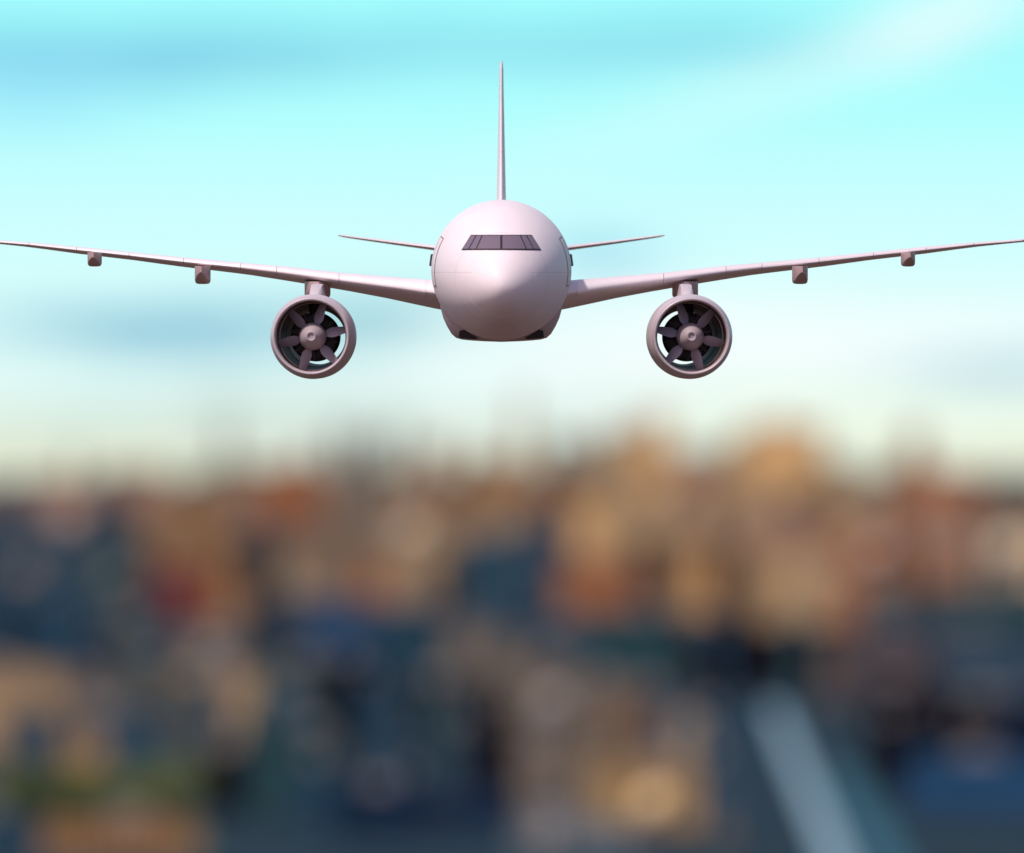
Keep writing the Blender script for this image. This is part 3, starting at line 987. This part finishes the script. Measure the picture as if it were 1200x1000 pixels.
far_g = 'faint towers on the skyline'
CITY = [
    # far skyline
    (80, 96, 505, 25, 'grey', 'spire', 'thin grey spire above the rooftops at the far left of the skyline', 'tower', 'spire_tower'),
    (256, 274, 468, 24, 'brown', 'spire', 'tall thin dark brown spire left of the left engine on the skyline', 'tower', 'spire_tower'),
    (345, 378, 528, 26, 'pink', 'step', 'faint pinkish stepped tower below the left engine', 'tower', 'skyline_tower'),
    (384, 416, 505, 25, 'mauve', 'step', 'faint mauve stepped tower below the right edge of the left engine', 'tower', 'skyline_tower'),
    (420, 448, 512, 27, 'taupe', 'slab', 'faint taupe slab tower between the mauve tower and the thin dark spire', 'tower', 'skyline_tower'),
    (462, 480, 472, 25, 'charcoal', 'spire', 'thin dark spire between the left engine and the fuselage', 'tower', 'spire_tower'),
    (490, 525, 522, 26, 'pink', 'slab', 'low faint pink tower just right of the thin dark spire', 'tower', 'skyline_tower'),
    (600, 622, 462, 24, 'sand', 'step', 'tall pale pink tower on the skyline straight below the fuselage', 'tower', 'skyline_tower'),
    (644, 690, 516, 26, 'taupe', 'slab', 'hazy taupe slab right of the tall pale tower', 'tower', 'skyline_tower'),
    (530, 584, 532, 22, 'pink', 'step', 'pinkish stepped block left of the tall pale tower', 'building', 'city_block'),
    # sunlit row
    (-20, 42, 576, 14, 'mauve', 'wide', 'dark mauve block at the left edge under the skyline', 'building', 'city_block'),
    (42, 108, 562, 14.2, 'pink', 'slab', 'sunlit pinkish brown block under the leftmost spire', 'building', 'city_block'),
    (108, 150, 575, 14.5, 'mauve', 'slab', 'narrow mauve block between two sunlit brown blocks at left', 'building', 'city_block'),
    (150, 200, 558, 14, 'pink', 'step', 'mauve pink stepped block left of the amber block', 'building', 'city_block'),
    (198, 262, 572, 13.2, 'amber', 'slab', 'amber brown block below and left of the dark brown spire', 'building', 'city_block'),
    (250, 302, 550, 14, 'taupe', 'slab', 'taupe block standing under the dark brown spire', 'building', 'city_block'),
    (300, 376, 548, 13.6, 'rust', 'slab', 'rust red brick block below the left engine', 'building', 'brick_block'),
    (376, 452, 560, 13.8, 'taupe', 'slab', 'tan grey block right of the rust red brick block', 'building', 'city_block'),
    (450, 512, 574, 13, 'tan', 'step', 'bright tan stepped block left of the fuselage on the skyline', 'building', 'city_block'),
    (510, 560, 560, 14, 'brown', 'slab', 'brown block right of the bright tan stepped block', 'building', 'city_block'),
    (556, 604, 544, 13.8, 'amber', 'slab', 'reddish tan block left of the tall pale tower', 'building', 'city_block'),
    (602, 642, 556, 13.2, 'rust', 'step', 'small rust coloured block at the foot of the tall pale tower', 'building', 'brick_block'),
    (640, 700, 548, 14, 'brown', 'slab', 'dark brown block between the rust block and the tan towers', 'building', 'city_block'),
    (700, 756, 508, 13.5, 'tan', 'slab', 'tan tower left of the slim orange tower', 'tower', 'skyline_tower'),
    (750, 784, 488, 13, 'orange', 'slab', 'slim orange brown tower below the right engine', 'tower', 'skyline_tower'),
    (784, 842, 532, 13.8, 'pink', 'slab', 'pinkish block between the slim orange tower and the broad orange one', 'building', 'city_block'),
    (838, 880, 520, 13.2, 'tan', 'step', 'tan stepped shoulder block against the left of the broad orange tower', 'building', 'city_block'),
    (874, 964, 500, 12.8, 'orange', 'slab', 'broad glowing orange tower, the largest on the skyline at right', 'tower', 'skyline_tower'),
    (830, 880, 560, 12.2, 'ochre', 'slab', 'golden block in front of the left side of the broad orange tower', 'building', 'city_block'),
    (962, 1004, 546, 13.4, 'tan', 'slab', 'tan block against the right of the broad orange tower', 'building', 'city_block'),
    (1002, 1052, 556, 14, 'taupe', 'slab', 'taupe block left of the pointed rust tower', 'building', 'city_block'),
    (1048, 1094, 508, 13.4, 'rust', 'step', 'pointed stepped rust tower near the right edge of the skyline', 'tower', 'skyline_tower'),
    (1092, 1152, 556, 13.6, 'rust', 'wide', 'low rust brown block right of the pointed rust tower', 'building', 'brick_block'),
    (1150, 1230, 568, 14, 'charcoal', 'wide', 'charcoal block at the right edge under the skyline', 'building', 'city_block'),
    # middle row
    (-30, 102, 612, 10.4, 'slate', 'wide', 'wide slate blue block at the left edge', 'building', 'office_block'),
    (102, 164, 648, 10, 'teal', 'slab', 'grey green block beside the wide slate blue block at left', 'building', 'office_block'),
    (164, 262, 606, 10.6, 'amber', 'slab', 'orange brown block in front of the amber brown skyline block at left', 'building', 'brick_block'),
    (172, 250, 668, 9.6, 'red', 'wide', 'low dark red block at left in front of the orange brown one', 'building', 'brick_block'),
    (262, 324, 634, 10, 'charcoal', 'slab', 'charcoal block right of the dark red block', 'building', 'office_block'),
    (320, 386, 636, 10.4, 'taupe', 'slab', 'taupe grey block below the rust red brick block', 'building', 'city_block'),
    (384, 462, 626, 10.8, 'taupe', 'wide', 'grey tan wide block left of the bright tan middle block', 'building', 'city_block'),
    (458, 540, 606, 10.5, 'tan', 'slab', 'bright tan block in the middle distance left of centre', 'building', 'city_block'),
    (538, 606, 632, 10.2, 'slate', 'slab', 'slate block just right of the bright tan middle block', 'building', 'office_block'),
    (600, 664, 620, 10.8, 'bluegrey', 'slab', 'blue grey block in the middle of the city', 'building', 'office_block'),
    (656, 744, 660, 9.8, 'rust', 'slab', 'reddish brick block in the middle, right of the blue grey block', 'building', 'brick_block'),
    (700, 786, 594, 11.2, 'tan', 'slab', 'tan block below the slim orange tower', 'building', 'city_block'),
    (780, 846, 632, 10.3, 'amber', 'slab', 'dark amber block below and left of the broad orange tower', 'building', 'brick_block'),
    (846, 872, 640, 10.1, 'black', 'slab', 'narrow black block between the amber and the sandy blocks', 'building', 'office_block'),
    (872, 964, 604, 10.8, 'pink', 'slab', 'pinkish block directly below the broad orange tower', 'building', 'city_block'),
    (884, 948, 640, 9.9, 'tan', 'slab', 'sandy block in front of the pinkish block below the orange tower', 'building', 'city_block'),
    (966, 1062, 622, 10.4, 'rust', 'slab', 'rust pink block right of the sandy block', 'building', 'brick_block'),
    (1060, 1142, 598, 10.8, 'pink', 'slab', 'mauve pink block below the pointed rust tower', 'building', 'city_block'),
    (1158, 1240, 606, 10.4, 'sand', 'slab', 'pale sand block at the right edge', 'building', 'city_block'),
    (1136, 1160, 600, 10.9, 'charcoal', 'slab', 'narrow charcoal block left of the pale sand block at the right edge', 'building', 'office_block'),
    # shaded row: its shade comes from the dark wall colours
    (-30, 112, 684, 8.4, 'steel', 'wide', 'wide steel blue block at the left edge below the slate one', 'building', 'office_block'),
    (112, 176, 728, 8.1, 'grey', 'slab', 'grey block right of the wide steel blue block', 'building', 'office_block'),
    (176, 292, 742, 8.3, 'grey', 'wide', 'wide grey block below the dark red block', 'building', 'office_block'),
    (290, 352, 716, 8.4, 'bluegrey', 'slab', 'blue grey block right of the wide grey block', 'building', 'office_block'),
    (340, 440, 706, 8.8, 'blue', 'wide', 'deep blue block left of the centre of the city', 'building', 'office_block'),
    (436, 530, 714, 8.5, 'steel', 'slab', 'steel blue block between the deep blue and the navy block', 'building', 'office_block'),
    (526, 606, 724, 8.2, 'steel', 'slab', 'steel block with a flat roof below the slate middle block', 'building', 'office_block'),
    (604, 690, 734, 8.3, 'slate', 'wide', 'dark slate block below the reddish brick block', 'building', 'office_block'),
    (688, 790, 722, 8.5, 'teal', 'wide', 'dark teal wide block right of the dark slate one', 'building', 'office_block'),
    (786, 872, 728, 9.3, 'steel', 'slab', 'dull blue block left of the long pale road', 'building', 'office_block'),
    (870, 994, 736, 9.25, 'black', 'wide', 'black block standing at the far end of the pale road', 'building', 'office_block'),
    (978, 1090, 700, 9.6, 'teal', 'wide', 'grey green block behind the black block at right', 'building', 'office_block'),
    (1086, 1230, 694, 9.3, 'teal', 'wide', 'grey green wide block at the right edge', 'building', 'office_block'),
    # near rows
    (984, 1104, 742, 8.6, 'mauve', 'wide', 'dark plum block right of the black block', 'building', 'office_block'),
    (1100, 1240, 742, 8.4, 'bluegrey', 'wide', 'dim grey block at the right edge', 'building', 'office_block'),
    (-30, 72, 786, 7.2, 'tan', 'wide', 'tan block at the left edge above the park trees', 'building', 'city_block'),
    (70, 134, 796, 7.4, 'taupe', 'slab', 'taupe block between the tan blocks at left', 'building', 'city_block'),
    (130, 216, 776, 7.1, 'grey', 'slab', 'grey tan block with a flat roof at lower left', 'building', 'city_block'),
    (212, 304, 786, 6.9, 'tan', 'wide', 'broad tan block left of the near black wall', 'building', 'city_block'),
    (20, 190, 838, 6.6, 'bluegrey', 'wide', 'long low blue grey block behind the park trees', 'building', 'office_block'),
    (304, 376, 782, 7.0, 'teal', 'slab', 'teal block behind the dim aqua tank right of the broad tan one', 'building', 'office_block'),
    (372, 446, 776, 7.4, 'black', 'slab', 'near black tower block left of the wide charcoal block', 'building', 'office_block'),
    (440, 596, 800, 6.8, 'charcoal', 'wide', 'wide charcoal block at the lower middle', 'building', 'office_block'),
    (596, 672, 772, 6.7, 'taupe', 'slab', 'pinkish grey block right of the wide charcoal block', 'building', 'city_block'),
    (668, 736, 800, 6.9, 'taupe', 'slab', 'taupe block right of the pinkish grey one', 'building', 'city_block'),
    (734, 812, 812, 7.2, 'bluegrey', 'slab', 'blue grey block left of the steel blue block by the road', 'building', 'office_block'),
    (810, 868, 836, 6.9, 'steel', 'slab', 'steel blue block beside the pale road', 'building', 'office_block'),
    (1016, 1110, 806, 7.4, 'black', 'wide', 'black wide block right of the pale road', 'building', 'office_block'),
    (1106, 1240, 822, 7.0, 'black', 'wide', 'black low block at the right edge', 'building', 'office_block'),
    # front row
    (236, 296, 884, 5.9, 'black', 'slab', 'small black block right of the park trees', 'building', 'office_block'),
    (292, 400, 862, 5.8, 'teal', 'wide', 'dark teal block at the bottom left of centre', 'building', 'office_block'),
    (396, 500, 930, 5.5, 'navy', 'wide', 'navy block at the bottom of the picture', 'building', 'office_block'),
    (350, 402, 900, 5.65, 'steel', 'slab', 'small steel blue block left of the navy block', 'building', 'office_block'),
    (498, 606, 924, 5.6, 'navy', 'hip', 'navy house block with a hipped roof at the bottom centre', 'building', 'office_block'),
    (608, 690, 884, 5.8, 'taupe', 'slab', 'brown block left of the golden ochre block', 'building', 'city_block'),
    (604, 740, 968, 5.3, 'pale', 'wide', 'pale grey low block at the bottom in front of the golden one', 'building', 'city_block'),
    (692, 812, 900, 5.6, 'ochre', 'wide', 'golden ochre block near the bottom right of centre', 'building', 'city_block'),
    (822, 880, 896, 5.7, 'bluegrey', 'slab', 'blue grey block between the golden block and the pale road', 'building', 'office_block'),
    (1070, 1240, 892, 5.9, 'blue', 'wide', 'bright blue block in the bottom right corner', 'building', 'office_block'),
    (1020, 1074, 850, 6.3, 'black', 'slab', 'narrow black block between the side road and the bright blue block', 'building', 'office_block'),
    (50, 226, 968, 5.2, 'amber', 'slab', 'orange brown house block at the bottom left', 'building', 'brick_block'),
    (-60, 42, 960, 5.25, 'slate', 'wide', 'slate block in the bottom left corner', 'building', 'office_block'),
]
for (x0, x1, yt, r, key, style, lab, cat, nm) in CITY:
    place(x0, x1, yt, r, key, style, lab, cat=cat, name=nm)

# low blocks that fill the distance between the named ones: nothing tells them apart
for k in range(50):
    r = 15.5 + 9 * ((k * 0.618) % 1.0)
    x = -20 + 1240 * k / 49.0
    place(x - 14, x + 14, 566 - rnd.uniform(0, 16), r, rnd.choice(['brown', 'mauve', 'taupe', 'rust', 'pink']), 'slab',
          'low brown block merging into the blurred row under the skyline', cat='building', name='city_block', group='low blocks under the skyline')
for k in range(24):
    r = 11.4 + 0.5 * (k % 3)
    x = -20 + 1240 * k / 23.0
    place(x - 15, x + 15, 612 + rnd.uniform(-8, 14), r, rnd.choice(['brown', 'mauve', 'taupe', 'slate', 'charcoal']), 'slab',
          'low dark block between the sunlit row and the shaded row of the city', cat='building', name='city_block', group='low blocks between the rows')

# small blocks scattered in front of the larger ones, quarter by quarter; within a quarter nothing tells them apart
for (xa, xb, ya, yb, ra, rb, keys, n, wa, wb, lab) in [
    (0, 330, 575, 670, 9.4, 12.0, 'amber rust taupe charcoal slate tan pink red', 13, 16, 36, 'small brown block among the sunlit roofs at the left'),
    (330, 680, 568, 680, 9.4, 12.0, 'tan taupe amber slate charcoal sand rust brown', 15, 16, 36, 'small tan block among the sunlit roofs in the middle'),
    (680, 980, 540, 680, 9.4, 12.0, 'orange tan amber brown black sand rust charcoal', 14, 16, 38, 'small orange block among the sunlit roofs below the right engine'),
    (980, 1200, 580, 690, 9.4, 12.0, 'pink rust taupe amber charcoal sand bluegrey', 9, 16, 36, 'small rust block among the sunlit roofs at the right'),
    (0, 600, 700, 770, 7.7, 8.3, 'navy steel grey charcoal bluegrey taupe black teal', 14, 16, 40, 'small dark block in the shaded row at the left'),
    (600, 1200, 700, 770, 8.7, 9.15, 'navy steel teal charcoal bluegrey brown black', 12, 16, 40, 'small dark block in the shaded row at the right'),
    (0, 300, 780, 870, 6.3, 6.8, 'tan taupe bluegrey slate ochre bluegrey grey', 9, 16, 36, 'small tan house at the lower left above the park trees'),
    (300, 600, 790, 985, 5.45, 6.6, 'black navy teal steel charcoal black navy bluegrey', 12, 18, 44, 'small dark house at the lower middle'),
    (600, 860, 800, 985, 5.35, 6.5, 'taupe bluegrey brown steel ochre charcoal slate sand', 11, 16, 36, 'small mixed brown house between the dark middle and the pale road'),
    (1060, 1200, 780, 970, 5.7, 6.6, 'black navy blue black charcoal', 6, 20, 44, 'small black house at the lower right beyond the side road')]:
    keys = keys.split()
    for k in range(n):
        x = xa + (xb - xa) * (k + 0.5) / n + rnd.uniform(-8, 8)
        yt = rnd.uniform(ya, yb)
        f = (yt - ya) / (yb - ya)
        wd = rnd.uniform(wa, wb)
        place(x - wd / 2, x + wd / 2, yt, rb + (ra - rb) * f, keys[(k * 3 + n) % len(keys)] if k % 2 else rnd.choice(keys), rnd.choice(['slab', 'slab', 'step', 'hip']), lab,
              cat='building', name='small_block', group=lab.replace('small ', 'small blocks: ', 1))

# round tanks added among the blocks to imitate blurred highlight discs
def highlight_tank(xp, yp, r, wpx, key, label):
    r *= 1500.0
    X = (xp - 600) / FPX * r
    R_ = wpx / 2 / FPX * r
    zc = EYE + (560 - yp) / FPX * r
    e = empty('highlight_tank', (X, r, 0))
    tag(e, label, 'water tower')
    bm = bmesh.new()
    n = 24
    rg = lambda r_, zz: [(r_ * math.cos(2 * math.pi * k / n), r_ * math.sin(2 * math.pi * k / n), zz) for k in range(n)]
    loft(bm, [rg(R_ * 0.15, zc - R_ * 1.0), rg(R_ * 0.7, zc - R_ * 0.8), rg(R_, zc - R_ * 0.3), rg(R_, zc + R_ * 0.4), rg(R_ * 0.7, zc + R_ * 0.8), rg(R_ * 0.1, zc + R_)])
    link('tank', bm, ROOF_T[key], e, 40)
    if zc - R_ * 0.9 > 1:
        for k in range(6):
            a = 2 * math.pi * k / 6
            bm = bmesh.new()
            cx_, cy_ = 0.62 * R_ * math.cos(a), 0.62 * R_ * math.sin(a)
            rr = []
            for q in (0.0, zc - R_ * 0.82):
                f = 1.25 - 0.25 * q / max(1, zc)
                rr.append([(cx_ * f + 0.35 * math.cos(t_), cy_ * f + 0.35 * math.sin(t_), q) for t_ in (0, 1.57, 3.14, 4.71)])
            loft(bm, rr)
            link('leg', bm, M_unit, e, 0)


ROOF_T = {k: plain('tank_' + k, v, 0.6) for k, v in {'aqua': (0.10, 0.16, 0.18), 'sage': (0.14, 0.16, 0.14), 'cream': (0.62, 0.52, 0.38), 'gold': (0.75, 0.55, 0.30), 'silver': (0.27, 0.26, 0.24), 'rose': (0.42, 0.33, 0.28)}.items()}
for a in [(340, 820, 6.6, 34, 'aqua', 'dim aqua round tank added as a highlight disc in front of the teal block at lower left'),
          (138, 680, 8.9, 34, 'sage', 'sage green round tank added as a highlight disc right of the wide slate blocks at left'),
          (246, 764, 6.75, 30, 'silver', 'silver round tank added as a highlight disc above the broad tan block at lower left'),
          (485, 628, 9.8, 34, 'cream', 'cream round tank added as a highlight disc in front of the bright tan middle block'),
          (768, 945, 5.4, 44, 'gold', 'golden round tank added as a highlight disc in front of the ochre block near the bottom'),
          (650, 828, 6.4, 44, 'silver', 'silver grey round tank added as a highlight disc in front of the pinkish grey block'),
          (1030, 650, 9.4, 34, 'rose', 'rose grey round tank added as a highlight disc near the right edge under the skyline'),
          (1184, 646, 9.6, 40, 'cream', 'cream round tank added as a highlight disc by the pale sand block at the right edge'),
          (85, 612, 10, 36, 'rose', 'rose grey round tank added as a highlight disc at the far left under the skyline'),
          (645, 985, 5.2, 36, 'silver', 'silver round tank added as a highlight disc at the bottom in front of the pale low block')]:
    highlight_tank(*a)

# park trees
M_bark = plain('bark', (0.06, 0.045, 0.03))
M_leaf = plain('leaves', (0.115, 0.15, 0.055), 0.7, 0.3)


def tree_mesh(seed):
    rn = random.Random(seed)
    bt = bmesh.new()
    n = 8
    rings = [[(r_ * math.cos(2 * math.pi * k / n) + ox, r_ * math.sin(2 * math.pi * k / n), z) for k in range(n)] for (r_, z, ox) in ((0.45, 0, 0), (0.32, 2, 0.1), (0.24, 4.5, 0.2), (0.1, 8, 0.1))]
    loft(bt, rings)
    for q in range(6):
        a = q * 1.05 + rn.random()
        d_ = Vector((math.cos(a), math.sin(a), 0.9)).normalized()
        p0 = Vector((0.15, 0, 3.5 + 0.5 * q))
        p1 = p0 + d_ * 3.2
        s1 = d_.orthogonal().normalized()
        s2 = d_.cross(s1)
        loft(bt, [[p0 + s1 * 0.14, p0 + s2 * 0.14, p0 - s1 * 0.14, p0 - s2 * 0.14], [p1 + s1 * 0.04, p1 + s2 * 0.04, p1 - s1 * 0.04, p1 - s2 * 0.04]])
    bc = bmesh.new()
    clumps = []
    for _ in range(26):
        a, rr_ = rn.uniform(0, 6.28), rn.uniform(0.5, 3.6)
        clumps.append((Vector((rr_ * math.cos(a), rr_ * math.sin(a), rn.uniform(4.5, 11.0 - rr_ * 0.8))), rn.uniform(0.9, 1.7)))
    for cpt, cr in clumps:
        for _ in range(70):
            d_ = Vector((rn.gauss(0, 1), rn.gauss(0, 1), rn.gauss(0, 1))).normalized() * cr * rn.uniform(0.6, 1.1)
            p = cpt + d_
            a = Vector((rn.gauss(0, 1), rn.gauss(0, 1), rn.gauss(0, 1))).normalized()
            b_ = a.orthogonal().normalized()
            s_ = rn.uniform(0.14, 0.3)
            bc.faces.new([bc.verts.new(p + a * s_), bc.verts.new(p + b_ * s_ * 0.6), bc.verts.new(p - a * s_), bc.verts.new(p - b_ * s_ * 0.6)])
    return bt, bc


protos = []
for sd_ in (1, 2):
    bt, bc = tree_mesh(sd_)
    e = empty('broadleaf_tree', (0, 0, 0))
    link('trunk', bt, M_bark, e, 40)
    link('crown', bc, M_leaf, e, 0)
    protos.append(e)
k = 0
for i in range(20):
    x = 4 + 215 * i / 19.0 + rnd.uniform(-4, 4)
    r = 5500 + 60 * (i % 4)
    r *= 1.5
    loc = ((x - 600) / FPX * r, r, 0.15)
    if i < 2:
        e = protos[i]
    else:
        src = protos[i % 2]
        e = src.copy()
        COL.objects.link(e)
        for ch in list(src.children):
            c2 = ch.copy()
            COL.objects.link(c2)
            c2.parent = e
    e.location = loc
    e.rotation_euler = (0, 0, rnd.uniform(0, 6.28))
    e.scale = (rnd.uniform(1.15, 1.5),) * 3
    tag(e, 'olive green tree in the blurred row of park trees at the lower left', 'tree', 'park trees at the lower left')
